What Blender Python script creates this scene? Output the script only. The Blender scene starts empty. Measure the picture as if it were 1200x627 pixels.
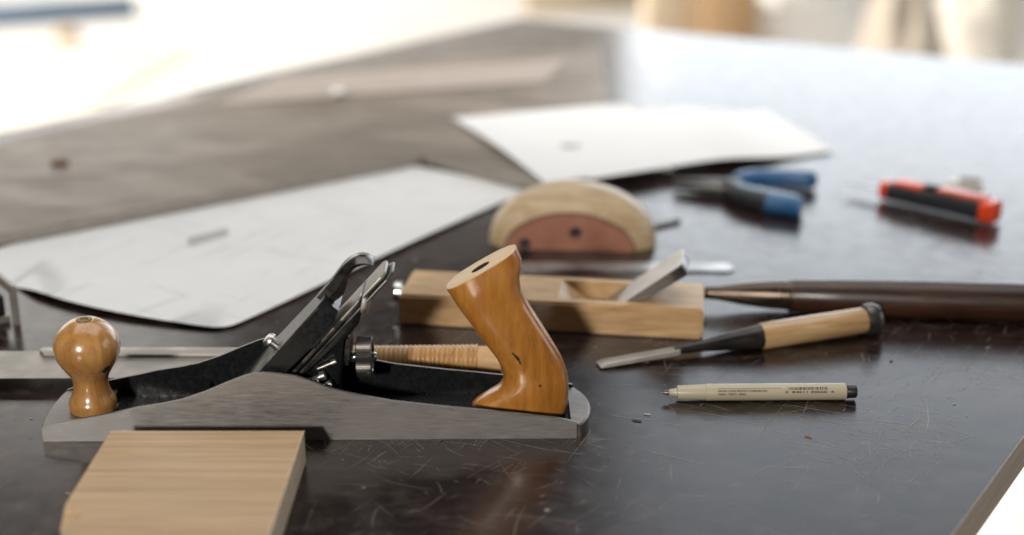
import bpy, bmesh, math, random
from mathutils import Vector, Matrix
random.seed(7)
PI = math.pi
scene = bpy.context.scene
COL = scene.collection

# ------------------------------------------------------------------ camera
H = 0.417
PITCH = math.radians(20.0)
CP, SP = math.cos(PITCH), math.sin(PITCH)
F = 1666.7                      # focal length in photo pixels (50 mm on 36 mm over 1200 px)
cam_d = bpy.data.cameras.new('camera')
cam = bpy.data.objects.new('camera', cam_d); COL.objects.link(cam)
cam.location = (0, 0, H)
cam.rotation_euler = (PI/2 - PITCH, 0, 0)
cam_d.lens = 50; cam_d.sensor_width = 36; cam_d.clip_start = 0.02; cam_d.clip_end = 200
cam_d.dof.use_dof = True
cam_d.dof.focus_distance = 0.942
cam_d.dof.aperture_fstop = 2.3
cam_d.dof.aperture_blades = 9
scene.camera = cam

def ray(px, py):
    u = (px - 600)/F; v = (py - 313.5)/F
    return Vector((u, CP - v*SP, -SP - v*CP))
def at(px, py, z=0.0):          # photo measurement -> point at height z
    r = ray(px, py); t = (H - z)/(-r.z)
    return Vector((r.x*t, r.y*t, z))
class Frame:                    # a thing's own frame: origin on the table, turned about z
    def __init__(s, o, ang): s.o = Vector(o); s.a = ang; s.d = Vector((math.cos(ang), math.sin(ang), 0)); s.n = Vector((-math.sin(ang), math.cos(ang), 0))
    def tr(s, px, py, w=0.0):   # (l, z) on the vertical plane at width w
        r = ray(px, py); c = Vector((0, 0, H))
        t = ((s.o + s.n*w - c).dot(s.n))/r.dot(s.n)
        p = c + r*t
        return ((p - s.o).dot(s.d), p.z - s.o.z)
    def at(s, px, py, z=0.0):
        p = at(px, py, z) - s.o
        return (p.dot(s.d), p.dot(s.n), z - s.o.z)

# ------------------------------------------------------------------ materials
MATS = {}
def newmat(name):
    m = bpy.data.materials.new(name); m.use_nodes = True
    nt = m.node_tree; b = nt.nodes['Principled BSDF']
    MATS[name] = m
    return m, nt, b
def N(nt, typ, **kw):
    n = nt.nodes.new(typ)
    for k, v in kw.items():
        if k in n.inputs: n.inputs[k].default_value = v
        else: setattr(n, k, v)
    return n
def rgba(c): return (c[0], c[1], c[2], 1)
def ramp(nt, stops):
    r = nt.nodes.new('ShaderNodeValToRGB'); e = r.color_ramp.elements
    while len(e) < len(stops): e.new(0.5)
    for k, (p, c) in enumerate(stops):
        e[k].position = p; e[k].color = rgba(c) if not isinstance(c, (int, float)) else (c, c, c, 1)
    return r
def coords(nt, scale=(1, 1, 1), rot=(0, 0, 0), loc=(0, 0, 0)):
    t = nt.nodes.new('ShaderNodeTexCoord'); m = nt.nodes.new('ShaderNodeMapping')
    m.inputs['Scale'].default_value = scale; m.inputs['Rotation'].default_value = rot; m.inputs['Location'].default_value = loc
    nt.links.new(t.outputs['Object'], m.inputs['Vector'])
    return m.outputs['Vector']
def noise(nt, vec, scale=5, detail=6, rough=0.55, dist=0.0):
    n = N(nt, 'ShaderNodeTexNoise', Scale=scale, Detail=detail, Roughness=rough, Distortion=dist)
    nt.links.new(vec, n.inputs['Vector']); return n.outputs['Fac']
def mixc(nt, fac, a, b, mode='MIX'):
    m = nt.nodes.new('ShaderNodeMix'); m.data_type = 'RGBA'; m.blend_type = mode
    for s, k in ((fac, 0), (a, 6), (b, 7)):
        if isinstance(s, bpy.types.NodeSocket): nt.links.new(s, m.inputs[k])
        elif k == 0: m.inputs[0].default_value = s
        else: m.inputs[k].default_value = rgba(s)
    return m.outputs[2]
def bump(nt, b, h, strength=0.2, dist=0.001):
    n = nt.nodes.new('ShaderNodeBump'); n.inputs['Strength'].default_value = strength; n.inputs['Distance'].default_value = dist
    nt.links.new(h, n.inputs['Height']); nt.links.new(n.outputs['Normal'], b.inputs['Normal'])
def rrange(nt, b, fac, lo, hi):
    r = ramp(nt, [(0.3, lo), (0.7, hi)]); nt.links.new(fac, r.inputs[0]); nt.links.new(r.outputs[0], b.inputs['Roughness'])

def plain(name, c1, c2=None, rough=0.5, metal=0.0, nscale=60, coat=0.0, bmp=0.0, rvar=0.12, spec=0.5):
    m, nt, b = newmat(name)
    c2 = c2 or tuple(x*0.8 for x in c1)
    v = coords(nt)
    f = noise(nt, v, nscale, 6)
    r = ramp(nt, [(0.3, c1), (0.7, c2)]); nt.links.new(f, r.inputs[0]); nt.links.new(r.outputs[0], b.inputs['Base Color'])
    rrange(nt, b, noise(nt, v, nscale*1.7, 4), max(0.03, rough - rvar), min(1, rough + rvar))
    b.inputs['Metallic'].default_value = metal; b.inputs['Coat Weight'].default_value = coat; b.inputs['Coat Roughness'].default_value = 0.12
    b.inputs['Specular IOR Level'].default_value = spec
    if bmp: bump(nt, b, noise(nt, v, nscale*6, 5), bmp, 0.0006)
    return m
def wood(name, stops, stretch=(4, 60, 60), rough=0.5, coat=0.0, rot=(0, 0, 0), fibre=0.25, bmp=0.15, dist=0.6, loc=(0, 0, 0), coarse=1.0):
    m, nt, b = newmat(name)
    v = coords(nt, stretch, rot, loc)
    f = noise(nt, v, coarse, 7, 0.6, dist)
    r = ramp(nt, stops); nt.links.new(f, r.inputs[0])
    v2 = coords(nt, tuple(s*6 if s > 20 else s*3 for s in stretch), rot, loc)
    g = noise(nt, v2, coarse, 5, 0.7, 0.2)
    gr = ramp(nt, [(0.3, 1.0 - fibre), (0.62, 1.0)]); nt.links.new(g, gr.inputs[0])
    c = mixc(nt, 1.0, r.outputs[0], gr.outputs[0], 'MULTIPLY')
    nt.links.new(c, b.inputs['Base Color'])
    rrange(nt, b, g, max(0.05, rough - 0.1), rough + 0.1)
    b.inputs['Coat Weight'].default_value = coat; b.inputs['Coat Roughness'].default_value = 0.16
    if bmp: bump(nt, b, g, bmp, 0.0004)
    return m
def iron(name, stops, rough=0.42, metal=0.85, stretch=(20, 20, 60), fine=(40, 400, 400), bmp=0.1):
    m, nt, b = newmat(name)
    f = noise(nt, coords(nt, stretch), 1.4, 8, 0.62, 0.4)
    r = ramp(nt, stops); nt.links.new(f, r.inputs[0])
    g = noise(nt, coords(nt, fine), 1.0, 4, 0.6)
    gr = ramp(nt, [(0.3, 0.78), (0.65, 1.0)]); nt.links.new(g, gr.inputs[0])
    nt.links.new(mixc(nt, 1.0, r.outputs[0], gr.outputs[0], 'MULTIPLY'), b.inputs['Base Color'])
    b.inputs['Metallic'].default_value = metal
    rrange(nt, b, f, rough - 0.1, rough + 0.12)
    bump(nt, b, g, bmp, 0.0003)
    return m

def table_mat():
    m, nt, b = newmat('dark_table_varnish')
    v = coords(nt)
    big = noise(nt, v, 6, 7, 0.6, 0.4)
    r = ramp(nt, [(0.3, (0.008, 0.0042, 0.0034)), (0.55, (0.020, 0.0105, 0.0082)), (0.75, (0.042, 0.024, 0.019))])
    nt.links.new(big, r.inputs[0])
    fine = noise(nt, coords(nt, (18, 120, 60), (0, 0, math.radians(33))), 1.0, 8, 0.7)
    fr = ramp(nt, [(0.45, 0.65), (0.72, 1.7)]); nt.links.new(fine, fr.inputs[0])
    c = mixc(nt, 1.0, r.outputs[0], fr.outputs[0], 'MULTIPLY')
    # worn pale rub marks
    rub = noise(nt, coords(nt, (1, 1.7, 1), (0, 0, 0.6)), 34, 12, 0.82, 0.15)
    rr = ramp(nt, [(0.50, 0.0), (0.76, 0.55)]); nt.links.new(rub, rr.inputs[0])
    c = mixc(nt, rr.outputs[0], c, (0.125, 0.098, 0.082))
    nt.links.new(c, b.inputs['Base Color'])
    ro = ramp(nt, [(0.34, 0.17), (0.5, 0.215), (0.68, 0.29)])
    mx = nt.nodes.new('ShaderNodeMath'); mx.operation = 'ADD'; mx.inputs[1].default_value = 0.0
    sm = noise(nt, v, 48, 10, 0.75, 0.1); nt.links.new(sm, ro.inputs[0]); nt.links.new(ro.outputs[0], mx.inputs[0])
    nt.links.new(mx.outputs[0], b.inputs['Roughness'])
    bump(nt, b, noise(nt, v, 90, 6, 0.6), 0.035, 0.0008)
    b.inputs['Specular IOR Level'].default_value = 0.5
    return m

M = {}
M['table'] = table_mat()
M['scratch'] = plain('pale_scratch', (0.42, 0.36, 0.32), (0.18, 0.15, 0.135), 0.45)
M['scratch_bright'] = plain('bright_chip', (0.42, 0.38, 0.34), (0.25, 0.22, 0.2), 0.7)
M['scratch_dark'] = plain('dark_dent', (0.006, 0.004, 0.004), None, 0.7)
M['rust_fleck'] = plain('rust_fleck', (0.22, 0.07, 0.03), None, 0.7)
M['edge_lip'] = plain('worn_lip', (0.62, 0.56, 0.49), (0.45, 0.40, 0.35), 0.6)
M['ply'] = wood('plywood_edge', [(0.3, (0.19, 0.14, 0.10)), (0.6, (0.30, 0.235, 0.17)), (0.75, (0.40, 0.315, 0.235))], (8, 8, 420), 0.7, 0, fibre=0.4, bmp=0.5)
M['leg'] = plain('grey_leg', (0.25, 0.25, 0.25), None, 0.5)
M['floor'] = plain('pale_concrete', (0.70, 0.68, 0.645), (0.63, 0.61, 0.575), 0.7, nscale=2.0)
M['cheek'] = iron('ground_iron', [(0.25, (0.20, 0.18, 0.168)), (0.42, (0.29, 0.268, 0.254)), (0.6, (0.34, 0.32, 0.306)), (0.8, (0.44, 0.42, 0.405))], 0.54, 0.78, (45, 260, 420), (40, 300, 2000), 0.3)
def pale_toe(m):  # mixes the base colour paler towards the toe end
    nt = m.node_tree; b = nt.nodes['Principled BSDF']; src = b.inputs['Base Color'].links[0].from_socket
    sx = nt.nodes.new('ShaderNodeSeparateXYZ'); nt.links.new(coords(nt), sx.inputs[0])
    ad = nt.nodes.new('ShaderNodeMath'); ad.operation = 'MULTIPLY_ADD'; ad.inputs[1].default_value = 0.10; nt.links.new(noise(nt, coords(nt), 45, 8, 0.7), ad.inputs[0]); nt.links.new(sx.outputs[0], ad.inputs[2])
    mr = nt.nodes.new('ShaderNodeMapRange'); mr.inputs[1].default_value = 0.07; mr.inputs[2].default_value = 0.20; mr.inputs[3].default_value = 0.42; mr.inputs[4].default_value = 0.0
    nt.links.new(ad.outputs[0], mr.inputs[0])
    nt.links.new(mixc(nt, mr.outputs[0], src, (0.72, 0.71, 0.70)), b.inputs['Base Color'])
pale_toe(M['cheek'])
M['toe'] = iron('toe_iron', [(0.3, (0.12, 0.105, 0.095)), (0.7, (0.30, 0.28, 0.26))], 0.42, 0.8)
M['rim'] = iron('bright_rim', [(0.3, (0.12, 0.11, 0.10)), (0.7, (0.32, 0.30, 0.28))], 0.5, 0.85)
M['japan'] = plain('black_japanning', (0.006, 0.007, 0.008), (0.010, 0.011, 0.012), 0.32, nscale=200, spec=0.35)
M['lacquer'] = wood('orange_lacquered_beech', [(0.28, (0.31, 0.11, 0.015)), (0.5, (0.48, 0.19, 0.030)), (0.72, (0.60, 0.27, 0.052))], (34, 60, 9), 0.34, 0.7, (0, math.radians(-32), 0), fibre=0.32, bmp=0.05)
M['lacquer_knob'] = wood('lacquered_knob_wood', [(0.28, (0.36, 0.155, 0.038)), (0.5, (0.50, 0.245, 0.072)), (0.72, (0.61, 0.33, 0.11))], (44, 44, 10), 0.3, 0.75, fibre=0.3, bmp=0.05)
M['bare'] = wood('bare_beech', [(0.3, (0.60, 0.43, 0.25)), (0.7, (0.72, 0.55, 0.35))], (40, 120, 40), 0.6, fibre=0.15)
M['knot'] = plain('dark_chip', (0.035, 0.015, 0.006), (0.012, 0.006, 0.003), 0.7)
M['brass'] = plain('dull_brass', (0.30, 0.20, 0.09), (0.16, 0.11, 0.05), 0.45, 0.8)
M['steel'] = iron('bright_steel', [(0.3, (0.42, 0.41, 0.39)), (0.7, (0.68, 0.67, 0.65))], 0.30, 0.95)
M['steel_dark'] = iron('dark_steel', [(0.3, (0.07, 0.065, 0.06)), (0.7, (0.19, 0.175, 0.16))], 0.34, 0.85)
M['steel_old'] = iron('aged_steel', [(0.25, (0.10, 0.09, 0.075)), (0.5, (0.24, 0.22, 0.19)), (0.75, (0.42, 0.40, 0.36))], 0.4, 0.85, (30, 30, 30))
M['rule'] = plain('steel_rule_face', (0.42, 0.41, 0.40), (0.34, 0.33, 0.32), 0.36, 0.9, nscale=20)
M['chrome'] = plain('nickel', (0.72, 0.72, 0.70), None, 0.22, 1.0)
M['saw_blade'] = plain('pale_saw_steel', (0.36, 0.335, 0.305), (0.30, 0.28, 0.255), 0.42, 0.7, nscale=30)
M['spine'] = plain('saw_spine', (0.40, 0.37, 0.33), (0.34, 0.315, 0.28), 0.45, 0.6, nscale=40)
M['rattan'] = wood('rattan_wrap', [(0.3, (0.36, 0.17, 0.05)), (0.5, (0.52, 0.29, 0.11)), (0.75, (0.66, 0.43, 0.2))], (300, 25, 60), 0.45, 0.2, fibre=0.35)
M['pale_wood'] = wood('pale_handle_wood', [(0.3, (0.50, 0.30, 0.13)), (0.7, (0.64, 0.43, 0.22))], (12, 120, 120), 0.5, fibre=0.15)
M['oak'] = wood('planed_oak', [(0.28, (0.39, 0.24, 0.12)), (0.42, (0.51, 0.335, 0.18)), (0.55, (0.60, 0.415, 0.24)), (0.7, (0.67, 0.48, 0.295))], (6, 400, 300), 0.55, 0, fibre=0.45, bmp=0.3, dist=0.15)
M['oak_end'] = plain('sawn_oak', (0.70, 0.57, 0.41), (0.60, 0.47, 0.32), 0.75, nscale=120, bmp=0.5)
M['kanna'] = wood('white_oak_block', [(0.25, (0.36, 0.20, 0.085)), (0.45, (0.52, 0.325, 0.155)), (0.6, (0.60, 0.395, 0.205)), (0.8, (0.68, 0.48, 0.28))], (14, 75, 75), 0.5, 0.1, fibre=0.22, dist=1.8)
M['block'] = wood('pale_ash', [(0.28, (0.33, 0.215, 0.105)), (0.45, (0.47, 0.345, 0.20)), (0.6, (0.56, 0.435, 0.28)), (0.8, (0.66, 0.54, 0.38))], (9, 55, 55), 0.5, 0.15, fibre=0.2, dist=1.2)
M['red'] = plain('red_fibre_face', (0.37, 0.16, 0.105), (0.27, 0.11, 0.07), 0.55, nscale=40)
M['dark'] = plain('dark_paint', (0.012, 0.011, 0.011), None, 0.5)
M['rosewood'] = wood('dark_rosewood', [(0.3, (0.016, 0.0065, 0.004)), (0.6, (0.052, 0.021, 0.011)), (0.8, (0.12, 0.05, 0.026))], (10, 90, 90), 0.36, 0.0, fibre=0.3)
M['ferrule'] = iron('bronzed_ferrule', [(0.3, (0.05, 0.036, 0.028)), (0.7, (0.16, 0.12, 0.095))], 0.32, 0.85)
M['chisel_wood'] = wood('waxed_oak_handle', [(0.28, (0.34, 0.195, 0.085)), (0.5, (0.46, 0.29, 0.14)), (0.75, (0.58, 0.40, 0.22))], (11, 110, 110), 0.34, 0.6, fibre=0.28)
M['forged'] = iron('forged_black_steel', [(0.3, (0.02, 0.018, 0.018)), (0.7, (0.09, 0.08, 0.075))], 0.36, 0.8)
M['pen'] = plain('beige_plastic', (0.45, 0.40, 0.29), (0.42, 0.37, 0.265), 0.35, nscale=30)
M['ink'] = plain('black_print', (0.02, 0.018, 0.016), None, 0.5)
M['black'] = plain('black_plastic', (0.012, 0.012, 0.014), None, 0.35)
M['rubber'] = plain('black_rubber', (0.018, 0.019, 0.022), None, 0.55)
M['blue'] = plain('blue_grip', (0.022, 0.10, 0.235), (0.018, 0.085, 0.20), 0.4)
M['pale_blue'] = plain('pale_blue_inlay', (0.36, 0.47, 0.58), None, 0.45)
M['red_plastic'] = plain('red_plastic', (0.62, 0.10, 0.045), (0.52, 0.08, 0.035), 0.3)
M['orange'] = plain('orange_plastic', (0.74, 0.07, 0.015), (0.64, 0.055, 0.012), 0.35)
M['blade'] = plain('cutter_blade', (0.45, 0.46, 0.47), None, 0.5, 0.6)
M['glint'] = plain('white_glint', (0.9, 0.89, 0.86), None, 0.15, coat=1.0)
M['white'] = plain('white_plastic', (0.78, 0.77, 0.74), None, 0.5)
M['brown'] = plain('brown_sleeve', (0.17, 0.10, 0.06), None, 0.6)
M['mat'] = wood('weathered_panel', [(0.28, (0.09, 0.068, 0.050)), (0.5, (0.165, 0.132, 0.102)), (0.70, (0.29, 0.24, 0.195))], (5, 13, 13), 0.45, 0, (0, 0, math.radians(-37)), fibre=0.18, bmp=0.1, dist=1.0)
M['mat_edge'] = plain('panel_edge', (0.30, 0.28, 0.25), (0.22, 0.205, 0.18), 0.7, nscale=150, bmp=0.5)
M['pink_sheen'] = plain('pinkish_sheen', (0.34, 0.285, 0.245), (0.27, 0.225, 0.195), 0.5, nscale=8)
M['cardboard'] = plain('cardboard', (0.42, 0.27, 0.14), (0.36, 0.22, 0.11), 0.8, nscale=8)
M['cardboard_pale'] = plain('pale_cardboard', (0.58, 0.47, 0.33), (0.5, 0.4, 0.28), 0.8, nscale=8)
M['sack'] = plain('greige_sack', (0.50, 0.43, 0.35), (0.40, 0.34, 0.27), 0.9, nscale=6)
M['blue_beam'] = plain('blue_grey_paint', (0.10, 0.16, 0.24), (0.15, 0.21, 0.28), 0.6, nscale=12)
M['beige_sheet'] = plain('beige_board', (0.66, 0.61, 0.53), (0.60, 0.55, 0.47), 0.7, nscale=3)
M['wall'] = plain('greige_plaster', (0.80, 0.77, 0.73), (0.75, 0.72, 0.68), 0.8, nscale=2)
M['white_roll'] = plain('white_paper_roll', (0.82, 0.81, 0.78), None, 0.8)
M['lead'] = plain('grey_print', (0.36, 0.35, 0.34), (0.45, 0.44, 0.43), 0.8)

def paper_mat(name, lines, add=0.0):
    m, nt, b = newmat(name)
    v = coords(nt)
    base = ramp(nt, [(0.3, (0.69 + add, 0.685 + add, 0.675 + add)), (0.7, (0.74 + add, 0.735 + add, 0.725 + add))]); nt.links.new(noise(nt, v, 9, 4), base.inputs[0])
    c = base.outputs[0]
    if lines:
        for k, (sx, sy, lo) in enumerate(((9, 70, 0.66), (70, 9, 0.68), (16, 90, 0.69))):
            f = noise(nt, coords(nt, (sx, sy, 1), (0, 0, 0.3*k + 0.9), (k*3.1, 1.7*k, 0)), 1.0, 3, 0.5)
            rr = ramp(nt, [(lo - 0.06, 0.0), (lo, 0.30)]); nt.links.new(f, rr.inputs[0])
            c = mixc(nt, rr.outputs[0], c, (0.42, 0.42, 0.43))
    nt.links.new(c, b.inputs['Base Color'])
    b.inputs['Roughness'].default_value = 0.7; b.inputs['Specular IOR Level'].default_value = 0.25
    bump(nt, b, noise(nt, v, 14, 4), 0.05, 0.004)
    return m
M['paper'] = paper_mat('drawing_paper', True)
M['paper_plain'] = paper_mat('plain_paper', False, 0.03)

# ------------------------------------------------------------------ mesh helpers
def link(o, parent=None):
    COL.objects.link(o)
    if parent: o.parent = parent
    return o
def thing(name, label, cat, loc=(0, 0, 0), rz=0.0, group=None):
    o = bpy.data.objects.new(name, None); link(o)
    o.empty_display_size = 0.02
    o.location = loc; o.rotation_euler = (0, 0, rz)
    o['label'] = label; o['category'] = cat
    if group: o['group'] = group
    return o
def obj(name, bm, mats, parent=None, smooth=35, label=None, cat=None, kind=None, loc=None, rz=0.0):
    bmesh.ops.recalc_face_normals(bm, faces=bm.faces)
    me = bpy.data.meshes.new(name); bm.to_mesh(me); bm.free()
    for m in (mats if isinstance(mats, (list, tuple)) else [mats]): me.materials.append(M[m])
    if smooth:
        me.shade_smooth()
        me.set_sharp_from_angle(angle=math.radians(smooth))
    else:
        me.shade_flat()
    o = bpy.data.objects.new(name, me); link(o, parent)
    if loc is not None: o.location = loc; o.rotation_euler = (0, 0, rz)
    if label: o['label'] = label
    if cat: o['category'] = cat
    if kind: o['kind'] = kind
    return o
def BM(): return bmesh.new()
def face(bm, vs, mi=0):
    try:
        f = bm.faces.new(vs); f.material_index = mi; return f
    except ValueError: return None
def loft(bm, secs, cap=True, mi=0, closed=True, cap_mi=None):
    rows = [[bm.verts.new(p) for p in s] for s in secs]
    n = len(rows[0])
    for a, b in zip(rows[:-1], rows[1:]):
        for k in range(n if closed else n - 1):
            face(bm, (a[k], a[(k+1) % n], b[(k+1) % n], b[k]), mi)
    if cap:
        face(bm, rows[0][::-1], mi if cap_mi is None else cap_mi); face(bm, rows[-1], mi if cap_mi is None else cap_mi)
    return rows
def prism(bm, poly, w0, w1, mi=0):          # poly in (l, z), extruded along w (local y)
    return loft(bm, [[(l, w0, z) for l, z in poly], [(l, w1, z) for l, z in poly]], True, mi)
def slab(bm, poly, z0, z1, mi=0):           # poly in (x, y), extruded along z
    return loft(bm, [[(x, y, z0) for x, y in poly], [(x, y, z1) for x, y in poly]], True, mi)
def box(bm, c, s, mi=0, mat=None):
    c = Vector(c); hx, hy, hz = s[0]/2, s[1]/2, s[2]/2
    pts = [Vector((sx*hx, sy*hy, sz*hz)) for sz in (-1, 1) for sx, sy in ((-1, -1), (1, -1), (1, 1), (-1, 1))]
    if mat: pts = [mat @ p for p in pts]
    v = [bm.verts.new(c + p) for p in pts]
    for q in ((3, 2, 1, 0), (4, 5, 6, 7), (0, 1, 5, 4), (1, 2, 6, 5), (2, 3, 7, 6), (3, 0, 4, 7)):
        face(bm, [v[k] for k in q], mi)
    return v
def bev(bm, off, seg=2, ang=30):
    bmesh.ops.recalc_face_normals(bm, faces=bm.faces)
    es = [e for e in bm.edges if len(e.link_faces) == 2 and e.calc_face_angle(0) > math.radians(ang)]
    bmesh.ops.bevel(bm, geom=es, offset=off, segments=seg, affect='EDGES', profile=0.5, clamp_overlap=True)
def basis(d, up=Vector((0, 0, 1))):
    d = Vector(d).normalized()
    if abs(d.dot(up)) > 0.98: up = Vector((1, 0, 0))
    s = d.cross(up).normalized(); return s, s.cross(d).normalized(), d
def lathe(bm, prof, o, axis, seg=32, mi=0, mis=None):    # prof: (t along the axis, radius)
    s, u, d = basis(axis); o = Vector(o)
    rows = []
    for t, r in prof:
        rows.append([bm.verts.new(o + d*t + (s*math.cos(a) + u*math.sin(a))*max(r, 1e-5)) for a in (2*PI*k/seg for k in range(seg))])
    for j, (a, b) in enumerate(zip(rows[:-1], rows[1:])):
        for k in range(seg):
            face(bm, (a[k], a[(k+1) % seg], b[(k+1) % seg], b[k]), mis[j] if mis else mi)
    face(bm, rows[0][::-1], mis[0] if mis else mi); face(bm, rows[-1], mis[-1] if mis else mi)
def sweep(bm, pts, rads, seg=16, mi=0, power=2.0, up=Vector((0, 0, 1))):   # rads: (half width sideways, half height) per point
    pts = [Vector(p) for p in pts]; secs = []
    for k, p in enumerate(pts):
        d = pts[min(k+1, len(pts)-1)] - pts[max(k-1, 0)]
        s, u, _ = basis(d, up)
        ra, rb = rads[k] if isinstance(rads[k], tuple) else (rads[k], rads[k])
        sec = []
        for j in range(seg):
            a = 2*PI*j/seg; c, q = math.cos(a), math.sin(a)
            e = 2.0/power
            sec.append(p + s*ra*math.copysign(abs(c)**e, c) + u*rb*math.copysign(abs(q)**e, q))
        secs.append(sec)
    loft(bm, secs, True, mi)
def smooth_pts(pts, n=8):                    # Catmull-Rom
    P = [Vector(p) for p in pts]; out = []
    for k in range(len(P)-1):
        p0, p1, p2, p3 = P[max(k-1, 0)], P[k], P[k+1], P[min(k+2, len(P)-1)]
        for j in range(n):
            t = j/n
            out.append(0.5*((2*p1) + (p2-p0)*t + (2*p0-5*p1+4*p2-p3)*t*t + (3*p1-p0-3*p2+p3)*t**3))
    out.append(P[-1]); return out

# ------------------------------------------------------------------ workbench and floor
def line_x(p, q, r, s):
    d1 = q - p; d2 = s - r; den = d1.x*d2.y - d1.y*d2.x
    t = ((r.x-p.x)*d2.y - (r.y-p.y)*d2.x)/den
    return p + d1*t
R1, R2 = at(1115, 627), at(1200, 510)
F1, F2 = at(700, 30), at(1200, 76)
L1, L2 = at(0, 155), at(625, 18)
FR = line_x(R1, R2, F1, F2); FL = line_x(L1, L2, F1, F2)
NR = R1 - (R2 - R1).normalized()*0.75; NL = L1 - (L2 - L1).normalized()*1.5
def inside_table(x, y, m=0.004):
    poly = [NL, NR, FR, FL]
    for a, b in zip(poly, poly[1:] + poly[:1]):
        if (b.x-a.x)*(y-a.y) - (b.y-a.y)*(x-a.x) < m*(b-a).length: return False
    return True
bench = thing('workbench', 'dark brown scratched workbench with bare plywood edge that all the tools lie on', 'workbench', (0, 0, -0.86))
bm = BM()
slab(bm, [(p.x, p.y) for p in (NL, NR, FR, FL)], 0.86 - 0.0016, 0.86, 0)
bmesh.ops.recalc_face_normals(bm, faces=bm.faces)
for f in bm.faces:
    if abs(f.normal.z) < 0.5: f.material_index = 4
def scratch(x, y, ang, ln, wd, mi, bend=0.0):
    k = 5; prev = None
    for j in range(k+1):
        t = j/k; s = (t-0.5)*ln
        px = x + math.cos(ang)*s - math.sin(ang)*bend*(4*t*(1-t)); py = y + math.sin(ang)*s + math.cos(ang)*bend*(4*t*(1-t))
        w = wd*(0.25 + 0.75*math.sin(PI*min(0.97, max(0.03, t)))) * random.uniform(0.7, 1.2)
        a = bm.verts.new((px - math.sin(ang)*w/2, py + math.cos(ang)*w/2, 0.8602)); b = bm.verts.new((px + math.sin(ang)*w/2, py - math.cos(ang)*w/2, 0.8602))
        if prev: face(bm, (prev[0], prev[1], b, a), mi)
        prev = (a, b)
CL = [(random.uniform(-0.15, 0.5), random.uniform(0.62, 1.05), random.uniform(0.015, 0.06)) for _ in range(26)] + [(0.0, 0.74, 0.07), (0.2, 0.86, 0.07), (0.36, 0.95, 0.05)]
cnt = 0
while cnt < 1700:
    if random.random() < 0.35: x, y = random.uniform(-0.7, 0.9), random.uniform(0.5, 1.55)
    else: cx_, cy_, cs_ = random.choice(CL); x, y = random.gauss(cx_, cs_), random.gauss(cy_, cs_*0.8)
    if not inside_table(x, y, 0.03): continue
    fam = random.random()
    ang = random.gauss(math.radians(57), 0.12) if fam < 0.3 else random.gauss(math.radians(-22), 0.15) if fam < 0.62 else random.uniform(0, PI)
    ln = min(0.14, random.expovariate(1/0.015) + 0.002)
    scratch(x, y, ang, ln, random.uniform(0.00010, 0.00034), 1 if random.random() < 0.86 else 2, random.gauss(0, 0.05)*ln)
    cnt += 1
cnt = 0
while cnt < 420:
    x, y = random.uniform(-0.7, 0.9), random.uniform(0.5, 1.55)
    if not inside_table(x, y, 0.02): continue
    r = random.random(); mi = 1 if r < 0.5 else 2 if r < 0.66 else 3 if r < 0.97 else 5
    rad = min(0.0017, 0.0003 + random.expovariate(1/0.0004)); el = random.uniform(1, 2.6); a0 = random.gauss(-0.2, 0.5)
    vs = []
    for j in range(9):
        a = 2*PI*j/9; q = rad*random.uniform(0.6, 1.2)
        ex, ey = q*el*math.cos(a), q*math.sin(a)
        vs.append(bm.verts.new((x + ex*math.cos(a0) - ey*math.sin(a0), y + ex*math.sin(a0) + ey*math.cos(a0), 0.8604)))
    face(bm, vs, mi); cnt += 1
obj('tabletop', bm, ['table', 'scratch', 'scratch_bright', 'scratch_dark', 'edge_lip', 'rust_fleck'], bench, 0)
bm = BM()
ctr = (NL + NR + FR + FL)/4
slab(bm, [(p.x + (ctr.x-p.x)*0.001, p.y + (ctr.y-p.y)*0.001) for p in (NL, NR, FR, FL)], 0.86 - 0.030, 0.86 - 0.0016)
obj('plywood_core', bm, 'ply', bench, 0)
for p in (NL, NR, FR, FL):
    bm = BM(); q = p.lerp(ctr, 0.22)
    box(bm, (q.x, q.y, (0.86 - 0.030)/2), (0.06, 0.06, 0.86 - 0.030)); bev(bm, 0.004)
    obj('leg', bm, 'leg', bench)
bm = BM()
slab(bm, [(-40, -30), (40, -30), (40, 60), (-40, 60)], -0.96, -0.86)
obj('floor', bm, 'floor', None, 0, kind='structure')

# ------------------------------------------------------------------ bench plane
O = at(48.5, 517.5); e = at(680, 513.5)
PF = Frame(O, math.atan2(e.y - O.y, e.x - O.x))
W = 0.060
plane = thing('bench_plane', 'large iron hand plane with orange lacquered wooden knob and tote, closest tool to the camera', 'hand plane', O, PF.a)
top_px = [(49, 502), (63, 497), (92, 492), (143, 482), (160.5, 478), (190, 473.5), (212, 469), (239, 460), (265, 449), (287, 440.5), (300, 437.8), (312, 437.3), (328, 438.5), (345, 441), (362, 446), (380, 453), (400, 459), (430, 465), (458, 470), (517, 476.5), (557, 480), (610, 485.5), (655, 490.5), (676, 495)]
top = [PF.tr(x, y, 0) for x, y in top_px]
LH = PF.tr(676, 503, 0)[0]
top[-1] = (LH, top[-1][1])
def zc(l):
    for (a, za), (b, zb) in zip(top[:-1], top[1:]):
        if a <= l <= b: return za + (zb-za)*(l-a)/(b-a)
    return top[0][1] if l < top[0][0] else top[-1][1]
TK = 0.0022
TOE, HEEL = 0.036, LH - 0.0035
bm = BM()
cheek = [(top[0][0], 0)] + [(LH, 0.0)] + top[::-1]
for w0, w1 in ((0, TK), (W - TK, W)):
    prism(bm, cheek, w0, w1, 0)
def bulge_t(w): s = w/W; return -0.004*(4*s*(1-s))**0.7
def bulge_h(w): s = w/W; return 0.0105*(max(0, 4*s*(1-s)))**0.75
ZTOE = zc(top[0][0]) + 0.0002
ws = [TK + (W - 2*TK)*k/14 for k in range(15)]
l0 = top[0][0]
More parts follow.
